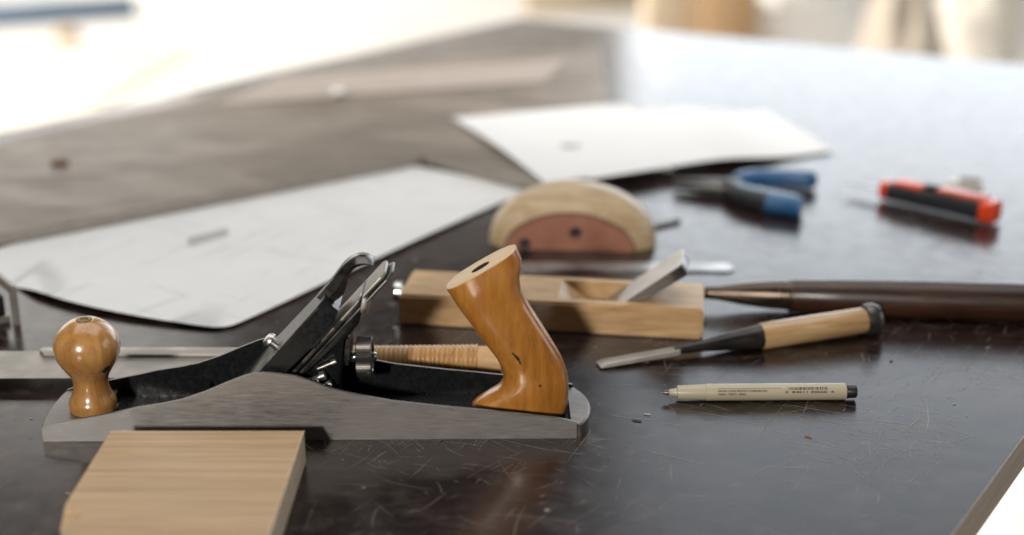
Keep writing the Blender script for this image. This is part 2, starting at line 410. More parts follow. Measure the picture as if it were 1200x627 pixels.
secs = [[(l0 + bulge_t(w), w, 0.0), (TOE, w, 0.0), (TOE, w, ZTOE), (TOE*0.6, w, ZTOE), (l0 + 0.006, w, ZTOE), (l0 + bulge_t(w)*0.9 + 0.0008, w, zc(l0) - 0.0006), (l0 + bulge_t(w), w, zc(l0) - 0.002)] for w in ws]
loft(bm, secs, True, 1)
secs = [[(HEEL, w, 0.0), (LH + bulge_h(w), w, 0.0), (LH + bulge_h(w), w, zc(LH)*0.8 - 0.001), (LH + bulge_h(w)*0.92 - 0.001, w, zc(LH)*0.8), (HEEL, w, zc(HEEL)*0.8)] for w in ws]
loft(bm, secs, True, 1)
# sole plate between toe and heel
prism(bm, [(TOE, 0), (HEEL, 0), (HEEL, 0.0045), (TOE, 0.0045)], TK, W - TK, 2)
bmesh.ops.recalc_face_normals(bm, faces=bm.faces)
for f in bm.faces:
    c = f.calc_center_median()
    if f.material_index == 0:
        if abs(f.normal.y) < 0.5: f.material_index = 3
        elif TK*0.9 < c.y < W - TK*0.9: f.material_index = 2
for f in bm.faces:
    if f.material_index == 1 and abs(f.normal.x) > 0.9:
        c = f.calc_center_median()
        if TOE - 1e-4 < c.x < HEEL + 1e-4: f.material_index = 2
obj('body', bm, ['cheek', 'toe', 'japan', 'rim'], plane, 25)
# cross rib behind the toe
bm = BM(); prism(bm, [(0.098, 0.0045), (0.101, 0.0045), (0.101, 0.013), (0.0995, 0.016), (0.098, 0.013)], TK, W - TK); obj('cross_rib', bm, 'japan', plane)
# knob
KB = PF.tr(110.5, 485, 0.030); kz = 0.0085
kl = KB[0]
zt = PF.tr(103.5, 373, 0.030)[1]
kprof_px = [(488, 27), (481, 27.3), (476, 26.3), (469, 22.8), (461, 20.6), (452, 20.4), (446, 22), (438, 26.5), (430, 31.5), (420, 36), (411, 37.6), (402, 36.8), (392, 32.5), (384, 26), (378, 17.5), (375.5, 11)]
kp = []
for py, rp in kprof_px:
    z = PF.tr(107, py, 0.030)[1]; kp.append((z, rp/1.78/1000))
z0 = min(p[0] for p in kp)
kz0 = ZTOE + 0.0001
kp = [(kz0 + (z - z0)*(zt - kz0)/(kp[-1][0] + 0.001 - z0), r) for z, r in kp]
# refine
rp = smooth_pts([(z, r, 0) for z, r in kp], 4); kp = [(p.x, p.y) for p in rp]
bm = BM(); lathe(bm, kp + [(kp[-1][0] - 0.0002, 0.0052)], (kl, 0.030, 0), (0, 0, 1), 48)
rim_bm = BM(); lathe(rim_bm, [(0.0046, 0.0158), (kz0 - 0.0003, 0.0158)], (kl, 0.030, 0), (0, 0, 1), 40); obj('knob_boss', rim_bm, 'japan', plane)
knob = obj('knob', bm, 'lacquer_knob', plane, 40)
bm = BM(); lathe(bm, [(kp[-1][0] - 0.0006, 0.005), (kp[-1][0] + 0.0004, 0.005), (kp[-1][0] + 0.0006, 0.0028), (kp[-1][0] - 0.0001, 0.0022)], (kl, 0.030, 0), (0, 0, 1), 20)
obj('brass_nut', bm, 'brass', knob)
bm = BM()   # chip in the lacquer of the ball, wrapped on the surface
cc = Vector((kl, 0.030, kp[-1][0] - 0.0205))
def onball(px, py):
    c = Vector((0, 0, H)); r = ray(px, py).normalized(); ctrw = PF.o + PF.d*cc.x + PF.n*cc.y + Vector((0, 0, cc.z))
    # march until the lathe surface
    t = (ctrw - c).length - 0.035
    for _ in range(700):
        p = c + r*t; q = p - PF.o; l, w, z = q.dot(PF.d), q.dot(PF.n), q.z
        rad = 0
        for (za, ra), (zb, rb) in zip(kp[:-1], kp[1:]):
            if min(za, zb) <= z <= max(za, zb) and abs(zb-za) > 1e-7: rad = ra + (rb-ra)*(z-za)/(zb-za)
        if math.hypot(l-kl, w-0.03) < rad + 0.0007: return (l, w, z)
        t += 0.0001
    return None
pp = [onball(120 + x, 433 + y) for x, y in ((-1, 3), (2, 0), (4, -2.5), (7.5, -4.5), (9, -2), (8, 1), (5, 2), (3, 4.5))]
pp = [p for p in pp if p]
if len(pp) > 3:
    vs = [bm.verts.new(p) for p in pp]; face(bm, vs)
    obj('lacquer_chip', bm, 'knot', knob, 0)
else: bm.free()
# tote
st_px = [((556, 479), (660, 488)), ((553, 473), (664, 480)), ((559, 467), (666, 468)), ((569.5, 461), (666.5, 458)), ((582, 454), (666, 445)), ((589, 446), (664.5, 436)), ((590, 437), (662, 427)), ((586.5, 427), (657, 416)), ((582, 418), (650, 404)), ((572, 405), (640, 388)), ((560, 390), (629, 371)), ((549, 374), (619, 355)), ((539, 361), (611, 339)), ((532, 350.5), (609, 325)), ((527.5, 343.5), (611, 312)), ((524, 338.5), (611, 302)), ((523, 336), (605, 289))]
WT = 0.030
secs = []
NS = 28
for i, (f, b) in enumerate(st_px):
    fl = Vector(PF.tr(f[0], f[1], WT)); bl = Vector(PF.tr(b[0], b[1], WT))
    mid = (fl+bl)/2; half = (bl-fl)/2
    if i < 2: th = 0.0125
    elif i < 6: th = 0.0125
    else: th = 0.0118 + 0.0010*math.sin((i-6)/10*PI) + (0.0012 if i > 12 else 0)
    sec = []
    for j in range(NS):
        a = 2*PI*j/NS; c, s = math.cos(a), math.sin(a)
        pw = 2.0/2.7
        cx = math.copysign(abs(c)**pw, c); sy = math.copysign(abs(s)**pw, s)
        p = mid + half*cx
        sec.append((p.x, WT + th*sy, p.y))
    secs.append(sec)
bm = BM()
rows = loft(bm, secs, False, 0)
face(bm, rows[0][::-1], 0)
toprow = rows[-1]
cen = sum((v.co for v in toprow), Vector())/NS
fl = Vector((*PF.tr(523, 336, WT),)); bl = Vector((*PF.tr(605, 289, WT),))
dirl = Vector((bl.x-fl.x, 0, bl.y-fl.y)).normalized(); nrm = Vector((-dirl.z, 0, dirl.x))
hc = cen + dirl*(-0.0005)
ring = [bm.verts.new(hc + dirl*0.0068*math.cos(2*PI*j/NS) + Vector((0, 1, 0))*0.0040*math.sin(2*PI*j/NS)) for j in range(NS)]
ring2 = [bm.verts.new(v.co - nrm*0.009) for v in ring]
rim = [bm.verts.new(v.co.lerp(hc, 0.05) + nrm*0.0005) for v in toprow]
for j in range(NS):
    k = (j+1) % NS
    face(bm, (toprow[j], toprow[k], rim[k], rim[j]), 1); face(bm, (rim[j], rim[k], ring[k], ring[j]), 1); face(bm, (ring[j], ring[k], ring2[k], ring2[j]), 2)
face(bm, ring2, 2)
tote = obj('tote', bm, ['lacquer', 'bare', 'knot'], plane, 40)
# knots and a crack as thin sunk marks on the near side of the tote are part of its wood
bm = BM()
def mark(pts, wd):
    q = []
    for x, y in pts:
        l, z = PF.tr(x, y, WT - 0.0127); q.append((l, z))
    for (a, b) in zip(q[:-1], q[1:]):
        d = Vector((b[0]-a[0], b[1]-a[1])); n = Vector((-d.y, d.x)).normalized()*wd/2
        vs = [bm.verts.new((p[0]+s*n.x, WT - 0.01285, p[1]+s*n.y)) for p, s in ((a, 1), (a, -1), (b, -1), (b, 1))]
        face(bm, vs)
mark([(600, 413.5), (604, 417)], 0.0011); mark([(604, 417), (608, 422)], 0.0018); mark([(608, 422), (610, 427)], 0.0010)
mark([(631.5, 452), (634, 452.3)], 0.0016)
obj('wood_crack', bm, 'knot', tote, 0)

# frog, cutter and lever cap: everything on the 48 degree bed
def P(px, py, w): return PF.tr(px, py, w)
a0 = Vector(P(287, 437, 0.048)); a1 = Vector(P(386, 329, 0.048))
ud = (a1 - a0).normalized(); un = Vector((ud.y, -ud.x))          # along the bed and down towards the heel
def bed(s, d): q = a0 + ud*s + un*d; return (q.x, q.y)          # s up the slope, d below the lever cap's face
SL = (a1 - a0).length
def bar(bm, s0, s1, d0, d1, w0, w1, mi=0):
    prism(bm, [bed(s0, d0), bed(s1, d0), bed(s1, d1), bed(s0, d1)], w0, w1, mi)
# frog casting
bm = BM()
FD = 0.0225
rear = [P(x, y, 0.018) for x, y in ((425, 345), (425.5, 362), (421, 379), (409, 394), (403, 399), (401, 424), (396, 455))]
prism(bm, [bed(-0.012, FD), bed(SL*0.80, FD)] + rear + [(rear[-1][0], 0.0052), (bed(-0.012, FD)[0], 0.0052)], 0.018, 0.046)
bev(bm, 0.0012)
frog = obj('frog', bm, 'japan', plane)
# cutter: long iron
def clipped(bm, s0, s1, d0, d1, w0, w1, cl):
    out = []
    for d in (d0, d1):
        out.append([(bed(s, d)[0], w, bed(s, d)[1]) for s, w in ((s0, w0), (s1 - cl, w0), (s1, w0 + cl*1.2), (s1, w1 - cl*1.2), (s1 - cl, w1), (s0, w1))])
    loft(bm, out, True, 0)
tipi = Vector(P(461.5, 303.5, 0.046)) - a0; si = tipi.dot(ud); di = tipi.dot(un)
tipc = Vector(P(452.5, 303, 0.046)) - a0; sc_ = tipc.dot(ud); dc = tipc.dot(un)
(lambda *_: 0)(str((SL, si, di, sc_, dc, [P(x, y, 0.014) for x, y in ((425, 345), (425, 362), (420, 378), (404, 396), (386, 404), (375, 424), (370, 450))], bed(SL*.8,.0225), bed(-.012,.0225))))
bm = BM(); clipped(bm, -0.010, si, di, di + 0.0018, 0.0175, 0.0475, 0.005); bev(bm, 0.0003, 1)
obj('cutting_iron', bm, 'steel_dark', plane)
bm = BM(); clipped(bm, -0.004, sc_, dc, dc + 0.0026, 0.0185, 0.0470, 0.003); bev(bm, 0.0004, 1)
cb = obj('chip_breaker', bm, 'steel_old', plane)
bm = BM()
for s in (SL*0.42, SL*0.64, SL*0.86): bar(bm, s, s + 0.007, dc + 0.0003, dc + 0.0022, 0.0181, 0.0187)
obj('slot', bm, 'dark', cb)
# lever cap: bevelled shell, narrower at its top, with a cam lever hook
bm = BM()
def lc(s, d, w): q = bed(s, d); return (q[0], w, q[1])
secs = []
for s, hw, th in ((-0.006, 0.0235, 0.001), (0.004, 0.024, 0.008), (SL*0.35, 0.0225, 0.0125), (SL*0.7, 0.0195, 0.0145), (SL*0.93, 0.0175, 0.0145), (SL*1.0, 0.0150, 0.012)):
    secs.append([lc(s, th, 0.03 - hw), lc(s, 0.0012, 0.03 - hw), lc(s, 0.0, 0.03 - hw + 0.0015), lc(s, 0.0, 0.03 + hw - 0.0015), lc(s, 0.0012, 0.03 + hw), lc(s, th, 0.03 + hw)])
loft(bm, secs, True); 
bmesh.ops.recalc_face_normals(bm, faces=bm.faces)
for f in bm.faces:
    f.material_index = 0 if f.normal.x < -0.4 and f.normal.z > 0.3 else 1
cap = obj('lever_cap', bm, ['steel_dark', 'japan'], plane, 25)
bm = BM()
hk_top = [(372, 346), (387, 329), (396, 317), (404, 307.5), (413, 301), (422, 298.5), (431, 299.8), (438, 304)]
hk_bot = [(388, 353), (402, 343), (407, 332), (409.5, 322), (414.5, 313.5), (421, 309), (430, 307), (438.5, 307.5)]
ht = smooth_pts([(*P(x, y, 0.03), 0) for x, y in hk_top], 5); hb = smooth_pts([(*P(x, y, 0.03), 0) for x, y in hk_bot], 5)
secs = []
for k, (a, b) in enumerate(zip(ht, hb)):
    hw = 0.0075 if k < 12 else 0.0075 + 0.0015*min(1, (k-12)/12)
    m_ = (a+b)/2
    secs.append([(a.x, 0.03 - hw*0.55, a.y), (a.x, 0.03 + hw*0.55, a.y), (m_.x, 0.03 + hw, m_.y), (b.x, 0.03 + hw*0.7, b.y), (b.x, 0.03 - hw*0.7, b.y), (m_.x, 0.03 - hw, m_.y)])
loft(bm, secs, True)
obj('cam_lever', bm, 'steel_dark', cap, 50)
bm = BM()
c3 = P(314, 397, 0.03); cdir = (-un.x, 0, -un.y)
oo = Vector((c3[0], 0.03, c3[1])) + Vector((un.x, 0, un.y))*0.002
lathe(bm, [(-0.006, 0.003), (0, 0.003), (0, 0.0052), (0.0015, 0.0050), (0.0032, 0.0036), (0.0038, 0.0012)], oo, cdir, 24)
obj('cap_screw', bm, 'steel', cap)
# lateral lever
bm = BM()
t_ = P(428, 352, 0.024)
bar(bm, SL*0.5, SL*1.0, di + 0.0020, di + 0.0034, 0.021, 0.029)
sweep(bm, [(t_[0] - 0.0015, 0.024, t_[1] - 0.007), (t_[0] - 0.0005, 0.024, t_[1] - 0.003), (t_[0] + 0.0005, 0.024, t_[1] + 0.003), (t_[0] + 0.0015, 0.024, t_[1] + 0.006)], [(0.006, 0.0028), (0.0075, 0.0036), (0.0065, 0.0036), (0.003, 0.0015)], 14, 0, 2.5, Vector((1, 0, 0)))
obj('lateral_lever', bm, 'steel', plane)
# adjuster wheel on its threaded stud, yoke and frog screws
wc = P(427.5, 418, 0.03)
bm = BM()
n = 130
kn = []
for t, r0 in ((-0.0052, 0.0118), (-0.0046, 0.0133), (0.0046, 0.0133), (0.0052, 0.0120)):
    kn.append([(wc[0] + t, 0.03 + (r0 + (0.00018 if (j % 2) else -0.00018))*math.cos(2*PI*j/n), wc[1] + (r0 + (0.00018 if (j % 2) else -0.00018))*math.sin(2*PI*j/n)) for j in range(n)])
kn.append([(wc[0] + 0.0052, 0.03 + 0.0095*math.cos(2*PI*j/n), wc[1] + 0.0095*math.sin(2*PI*j/n)) for j in range(n)])
kn.append([(wc[0] + 0.0034, 0.03 + 0.0085*math.cos(2*PI*j/n), wc[1] + 0.0085*math.sin(2*PI*j/n)) for j in range(n)])
loft(bm, kn, True)
obj('depth_wheel', bm, 'steel_dark', plane, 20)
bm = BM()
lathe(bm, [(-0.040, 0.0032), (-0.013, 0.0032), (-0.013, 0.0058), (-0.0105, 0.0058), (-0.0105, 0.0034), (0.0065, 0.0034), (0.0078, 0.0024)], (wc[0], 0.03, wc[1]), (1, 0, 0), 20)
obj('threaded_stud', bm, 'steel', plane)
bm = BM()
yk = [P(404, 398, 0.022), P(409, 394, 0.022), P(412, 408, 0.022), P(411, 424, 0.022), P(404, 424, 0.022), P(401, 410, 0.022)]
prism(bm, yk, 0.022, 0.038); bev(bm, 0.0008, 1)
obj('adjusting_yoke', bm, 'steel_dark', plane)
for px, py, w, r in ((379, 440, 0.012, 0.003), (386, 450, 0.011, 0.0025), (392, 424, 0.016, 0.002), (371, 446, 0.010, 0.0022)):
    q = P(px, py, w); bm = BM()
    lathe(bm, [(-0.012, r*0.6), (-0.002, r*0.6), (-0.002, r), (0.001, r), (0.0016, r*0.7)], (q[0], w, q[1]), (0.8, 0, 0.35), 18)
    obj('frog_screw', bm, 'steel', plane)

# ------------------------------------------------------------------ oak block in front of the plane
OB = thing('oak_block', 'planed pale oak board with sawn right end lying in front of the iron plane', 'wood block', (-0.188, 0.70, 0))
bm = BM()
ZT = 0.0215
def tb(px, py): p = at(px, py, ZT); return (p.x + 0.188, p.y - 0.70, ZT)
BL, BR = tb(130, 505), tb(356.5, 505); P1 = tb(76.5, 591)
fx = -0.131 + 0.188
FRt = (fx, -0.10, ZT); P2 = tb(101, 597); P3 = tb(82, 627)
FLt = (P3[0], -0.10, ZT)
Q = (P1[0] + 0.001, P1[1] - 0.016, ZT - 0.0075)
V = {k: bm.verts.new(v) for k, v in dict(BL=BL, BR=BR, FR=FRt, FL=FLt, P3=P3, P2=P2, P1=P1, Q=Q).items()}
B = {k: bm.verts.new((V[k].co.x, V[k].co.y, 0)) for k in ('BL', 'BR', 'FR', 'FL', 'P3', 'P1')}
# right side is wavy from the rough saw cut
face(bm, [V[k] for k in ('BL', 'BR', 'FR', 'FL', 'P3', 'P2', 'P1')], 0)
face(bm, [V['P1'], V['P2'], V['Q']], 0); face(bm, [V['P2'], V['P3'], V['Q']], 0)
face(bm, [V['BL'], V['P1'], B['P1'], B['BL']], 1)
face(bm, [V['P1'], V['Q'], B['P1']], 1); face(bm, [V['Q'], V['P3'], B['P3'], B['P1']], 1)
face(bm, [V['P3'], V['FL'], B['FL'], B['P3']], 1); face(bm, [V['FL'], V['FR'], B['FR'], B['FL']], 0)
face(bm, [V['FR'], V['BR'], B['BR'], B['FR']], 1); face(bm, [V['BR'], V['BL'], B['BL'], B['BR']], 0)
face(bm, [B[k] for k in ('BL', 'BR', 'FR', 'FL', 'P3', 'P1')][::-1], 0)
es = [e for e in bm.edges if set(e.verts) <= {V['BR'], V['FR'], V['BL'], V['P1']} and len(e.link_faces) == 2]
obj('block', bm, ['oak', 'oak_end'], OB, 0)
bm = BM()   # torn fibres left by the saw along the top right arris
y = BR[1] - 0.001
while y > -0.095:
    t = (BR[1]-y)/(BR[1]+0.10); x = BR[0] + (FRt[0]-BR[0])*t
    h = random.uniform(0.0006, 0.0016)
    vs = [bm.verts.new(p) for p in ((x - h*1.2, y, ZT + 0.00015), (x + 0.0002, y - 0.0012, ZT + 0.0002), (x + 0.0002, y + 0.0012, ZT + 0.0002), (x + 0.0003, y, ZT - h))]
    face(bm, (vs[0], vs[1], vs[2])); face(bm, (vs[1], vs[3], vs[2])); y -= random.uniform(0.0018, 0.0032)
obj('torn_arris', bm, 'oak_end', OB, 0)

# ------------------------------------------------------------------ Japanese saw behind the plane
so = at(250, 428, 0.008); sr = at(590, 421, 0.010)
SF = Frame((so.x, so.y, 0), 0.0)
saw = thing('pull_saw', 'thin pale saw blade with rattan wrapped handle lying behind the iron plane', 'saw', SF.o, 0)
zb = 0.008
def sp(px, py, z=zb): return SF.at(px, py, z)
bl = [sp(-60, 444), sp(-60, 413), sp(45, 412), sp(330, 412), sp(345, 424)]
e0 = Vector(sp(330, 443)); e1 = Vector(sp(-60, 444)); nt_ = 150
pts = [(p[0], p[1]) for p in bl]
for k in range(nt_):
    q = e0.lerp(e1, k/nt_); q2 = e0.lerp(e1, (k+0.35)/nt_)
    pts.append((q.x, q.y)); pts.append((q2.x, q2.y - 0.0009))
bm = BM(); slab(bm, pts, zb, zb + 0.0006)
obj('blade', bm, 'saw_blade', saw, 0)
bm = BM()
s0, s1, s2, s3 = sp(48, 411.5), sp(300, 411.5), sp(300, 422.5), sp(48, 419.5)
poly = [(s0[0]+0.002, s0[1]), (s1[0], s1[1]), (s2[0], s2[1] - 0.003), (s3[0] + 0.13, s3[1] - 0.001), (s3[0]+0.002, s3[1]), (s3[0], s3[1]*0.7 + s0[1]*0.3), (s0[0], s0[1]*0.7 + s3[1]*0.3)]
slab(bm, poly, zb + 0.0006, zb + 0.0032); bev(bm, 0.0006, 2)
obj('spine', bm, 'spine', saw)
hA = Vector(SF.at(330, 419, 0.0095)); hB = Vector(SF.at(561, 421, 0.0108)); hC = Vector(SF.at(591, 423, 0.0112))
L_ = (hB-hA).length
bm = BM(); prof = []
nr = int(L_/0.0033)
for k in range(nr):
    t0 = L_*k/nr; r = 0.0074 + 0.0026*k/nr
    for j in range(6): prof.append((t0 + L_/nr*j/6, r + 0.0008*math.sin(PI*(j+0.01)/6)))
lathe(bm, prof, hA, hB-hA, 24); obj('rattan_wrap', bm, 'rattan', saw, 60)
bm = BM(); Lc = (hC-hB).length
lathe(bm, [(-0.004, 0.0092), (Lc*0.3, 0.0098), (Lc*0.9, 0.0103), (Lc*0.98, 0.0100), (Lc*1.0, 0.0086)], hB, hC-hB, 28); obj('handle', bm, 'pale_wood', saw)
bm = BM(); tg = Vector(SF.at(322, 420, 0.0095)); sweep(bm, [Vector((bl[3][0] - 0.012, hA.y, 0.0090)), hA + Vector((0.006, 0, 0))], [(0.006, 0.002), (0.0065, 0.0055)], 12); obj('tang', bm, 'steel_dark', saw)

# ------------------------------------------------------------------ wooden block plane
k0, k1 = at(467.5, 380), at(823, 398.5)
KF = Frame(k0, math.atan2(k1.y-k0.y, k1.x-k0.x)); KL = (k1-k0).length; KW = 0.057; KH = 0.0245
kan = thing('wooden_plane', 'pale wooden block plane with slanted steel iron standing out of its throat', 'hand plane', k0, KF.a)
m0, m1 = KF.at(653, 351, KH)[0], KF.at(735, 353, KH)[0]
wa, wb = 0.009, KW - 0.008
bm = BM()
def ksec(z): return [(0, 0, z), (KL, 0, z), (KL, KW, z), (0, KW, z)]
def hole(z, f): return [(m0 + 0.030*f, wa, z), (m1 - 0.002*f, wa, z), (m1 - 0.002*f, wb, z), (m0 + 0.030*f, wb, z)]
zt_, zm = KH, 0.004
rt = [bm.verts.new(p) for p in ksec(zt_)]; rb_ = [bm.verts.new(p) for p in ksec(0)]; ht_ = [bm.verts.new(p) for p in hole(zt_, 0)]; hb_ = [bm.verts.new(p) for p in hole(zm, 1)]
for k in range(4):
    j = (k+1) % 4
    face(bm, (rb_[k], rb_[j], rt[j], rt[k])); face(bm, (rt[k], rt[j], ht_[j], ht_[k])); face(bm, (ht_[k], ht_[j], hb_[j], hb_[k]))
face(bm, hb_); face(bm, rb_[::-1])
bmesh.ops.recalc_face_normals(bm, faces=bm.faces)
es = [e for e in bm.edges if len(e.link_faces) == 2 and e.calc_face_angle(0) > 0.6 and (e.verts[0] in rt + rb_ and e.verts[1] in rt + rb_)]
bmesh.ops.bevel(bm, geom=es, offset=0.0018, segments=2, affect='EDGES', clamp_overlap=True)
obj('body', bm, 'kanna', kan, 25)
# iron: leans towards the right, coming out of the throat
bm = BM()
tipl = Vector(KF.tr(800, 300, KW*0.5)); rootl = Vector((m1 - 0.004, KH*0.35))
rootl = Vector((m1 - 0.006, KH - 0.004)); 
dd = (tipl - rootl).normalized(); nn_ = Vector((dd.y, -dd.x)); ln = (tipl-rootl).length
def ip(s, d, w): q = rootl + dd*s + nn_*d; return (q.x, w, q.y)
iw0, iw1 = 0.0095, KW - 0.0085
secs = []
for s, sh in ((-0.016, 0), (ln*0.8, 0), (ln*0.93, 0.001), (ln*0.985, 0.003), (ln, 0.007)):
    th = 0.0045 + 0.0055*max(0, s)/ln
    secs.append([ip(s, 0, iw0 + sh), ip(s, 0, iw1 - sh), ip(s, th*(1 if sh < 0.005 else 0.75), iw1 - sh), ip(s, th*(1 if sh < 0.005 else 0.75), iw0 + sh)])
loft(bm, secs, True)
bmesh.ops.recalc_face_normals(bm, faces=bm.faces)
for f in bm.faces:
    if f.normal.y < -0.7 or (f.normal.dot(Vector((nn_.x, 0, nn_.y))) > 0.7): f.material_index = 1
bev(bm, 0.0005, 1)
obj('plane_iron', bm, ['rule', 'steel_dark'], kan, 30)
bm = BM(); pz = KF.tr(466, 334, 0.028)
lathe(bm, [(0.004, 0.0045), (-0.003, 0.0045), (-0.003, 0.0085), (-0.0075, 0.0088), (-0.009, 0.0075)], (0, 0.030, 0.0150), (1, 0, 0), 28)
obj('strike_button', bm, 'chrome', kan)

# ------------------------------------------------------------------ half-round wooden tool with a red face
r0, r1 = at(592, 291), at(743, 295)
RF = Frame(r0, math.atan2(r1.y-r0.y, r1.x-r0.x)); RL = (r1-r0).length
half = thing('half_round_tool', 'domed pale wooden tool with a flat red front face and two dark screws', 'wood tool', r0, RF.a)
def arc(l0, l1, h, w, z0=0.0, n=40, p=2.0, skew=0.0):
    out = []
    for k in range(n+1):
        a = PI*k/n; c, s = -math.cos(a), math.sin(a)
        l = (l0+l1)/2 + (l1-l0)/2*math.copysign(abs(c)**(2/p), c)
        out.append((l + skew*s, w, z0 + h*abs(s)**(2/p)))
    return out
hin = RF.tr(664, 250.5, 0)[1]
lo0 = RF.tr(572.5, 284, 0.018)[0]; lo1 = RF.tr(769.5, 280, 0.018)[0]
bm = BM()
HO = RF.tr(672, 212.5, 0.034)[1] 
mid = [(0.0, 0, RL, hin), (0.004, -0.006, RL + 0.006, hin + 0.005), (0.010, lo0*0.75, RL + (lo1-RL)*0.75, hin + (HO-hin)*0.6), (0.017, lo0*0.97, RL + (lo1-RL)*0.97, hin + (HO-hin)*0.92), (0.026, lo0, lo1, HO), (0.042, lo0, lo1, HO*0.985), (0.050, lo0*0.8, RL + (lo1-RL)*0.85, HO*0.9), (0.055, lo0*0.5, RL + (lo1-RL)*0.6, HO*0.75)]
loft(bm, [arc(a, b, h, w) for w, a, b, h in mid], True)
shell = obj('wooden_back', bm, 'block', half, 50)
bm = BM(); loft(bm, [arc(0.0008, RL - 0.0008, hin - 0.0008, 0.0005, 0.0003), arc(0.0008, RL - 0.0008, hin - 0.0008, -0.0025, 0.0003)], True)
obj('red_face', bm, 'red', half, 30)
bm = BM(); loft(bm, [arc(0.0002, RL - 0.0002, hin - 0.0002, -0.0001, 0.0003), arc(-0.0012, RL + 0.0012, hin + 0.0010, -0.0001, 0.0003), arc(-0.0012, RL + 0.0012, hin + 0.001, -0.0018, 0.0003), arc(0.0002, RL - 0.0002, hin - 0.0002, -0.0018, 0.0003)], False)
obj('face_rim', bm, 'brown', half, 30)
for px, py in ((674.5, 271.5), (615, 285)):
    q = RF.tr(px, py, 0); bm = BM()
    lathe(bm, [(0.0, 0.0052), (0.003, 0.0052), (0.0036, 0.0040), (0.0026, 0.0018)], (q[0], -0.0002, max(q[1], 0.0058)), (0, -1, 0), 20); obj('screw', bm, 'dark', half)

# ------------------------------------------------------------------ rule, scraper, big chisel
a, b = at(585, 313), at(859, 315)
f = Frame(a, math.atan2(b.y-a.y, b.x-a.x)); rl = (b-a).length
bm = BM(); hw = 0.0098
slab(bm, [(0, -hw), (rl - 0.005, -hw), (rl, -hw + 0.005), (rl, hw - 0.005), (rl - 0.005, hw), (0, hw)], 0.0005, 0.0016)
rule = obj('steel_rule', bm, 'rule', None, 0, 'narrow bright steel strip on the table between the wooden plane and the domed tool', 'ruler', None, a, f.a)
bm = BM()
a, b = at(742, 272), at(797, 259)
f = Frame(a, math.atan2(b.y-a.y, b.x-a.x)); L2_ = (b-a).length
slab(bm, [(0, -0.006), (L2_*0.8, -0.005), (L2_, -0.002), (L2_*0.97, 0.004), (0, 0.007)], 0.0005, 0.003); bev(bm, 0.0006, 1)
obj('scraper_blade', bm, 'steel_dark', None, 0, 'thin dark steel blade tip poking out to the right behind the domed tool', 'scraper', None, a, f.a)

def span(A, B):
    d = B - A; return d.length, d
A = at(828, 343, 0.0125); B_ = at(1215, 354.5, 0.0155); Jn = at(927, 348, 0.0150)
bc = thing('large_chisel', 'big chisel with thick dark rosewood handle running off the right edge', 'chisel', (A.x, A.y, 0), math.atan2(B_.y-A.y, B_.x-A.x))
lt, d = span(A, B_); lj = (Jn - A).length
z0, z1 = 0.0125, 0.0155
bm = BM(); ax = Vector((lt, 0, z1-z0))
lathe(bm, [(lj, 0.0120), (lj + 0.002, 0.0126), (lj + 0.04, 0.0140), (lj + 0.10, 0.0150), (lt + 0.04, 0.0152), (lt + 0.06, 0.0140)], (0, 0, z0), ax, 32); obj('handle', bm, 'rosewood', bc)
bm = BM(); lathe(bm, [(-0.004, 0.0046), (0.01, 0.0058), (lj*0.45, 0.0090), (lj*0.75, 0.0112), (lj*0.97, 0.0118), (lj*0.98, 0.0127), (lj + 0.001, 0.0127)], (0, 0, z0), ax, 32); obj('socket', bm, 'ferrule', bc)
bm = BM(); sweep(bm, [(-0.075, 0, 0.0035), (-0.03, 0, 0.006), (-0.012, 0, 0.0105), (0.002, 0, z0)], [(0.006, 0.0016), (0.006, 0.0024), (0.005, 0.0036), (0.0046, 0.0045)], 12, 0, 3); obj('blade', bm, 'steel_old', bc)

# ------------------------------------------------------------------ small chisel
A = at(701, 425, 0.0030); E = at(1024, 373, 0.0125)
sc = thing('small_chisel', 'short chisel with light wooden handle, steel striking hoop and narrow blade', 'chisel', (A.x, A.y, 0), math.atan2(E.y-A.y, E.x-A.x))
lt = (E-A).length; zs = lambda l: 0.003 + 0.0095*l/lt
ax = Vector((lt, 0, 0.0095))
fr = lambda px, py, z: (at(px, py, z) - A).length
lb, ls = fr(793, 407, 0.006), fr(893, 394, 0.010)
lh = fr(1012, 375, 0.0122)
bm = BM()
loft(bm, [[(l, -w, zs(l) - 0.0022), (l, w, zs(l) - 0.0022), (l, w*0.8, zs(l) + t), (l, -w*0.8, zs(l) + t)] for l, w, t in ((0, 0.0062, -0.0013), (0.005, 0.0062, 0.0003), (lb*0.95, 0.0054, 0.0012), (lb, 0.0038, 0.0018))], True)
bev(bm, 0.0003, 1)
obj('blade', bm, 'spine', sc, 30)
bm = BM(); lathe(bm, [(lb - 0.003, 0.0026), (lb + 0.004, 0.0036), (lb + 0.02, 0.0042), (lb + (ls-lb)*0.55, 0.0062), (ls - 0.004, 0.0088), (ls, 0.0090)], (0, 0, 0.003), ax, 24); obj('socket', bm, 'forged', sc)
bm = BM(); lathe(bm, [(ls + 0.0002, 0.0094), (ls + 0.002, 0.0100), (ls + (lh-ls)*0.5, 0.0101), (lh - 0.002, 0.0098), (lh, 0.0096)], (0, 0, 0.003), ax, 32); obj('handle', bm, 'chisel_wood', sc)
bm = BM(); lathe(bm, [(lh + 0.0002, 0.0096), (lh + 0.0006, 0.0114), (lh + 0.003, 0.0120), (lh + 0.008, 0.0120), (lh + 0.0112, 0.0110), (lh + 0.0122, 0.0098), (lh + 0.0112, 0.0070)], (0, 0, 0.003), ax, 36); obj('hoop', bm, 'steel_dark', sc)

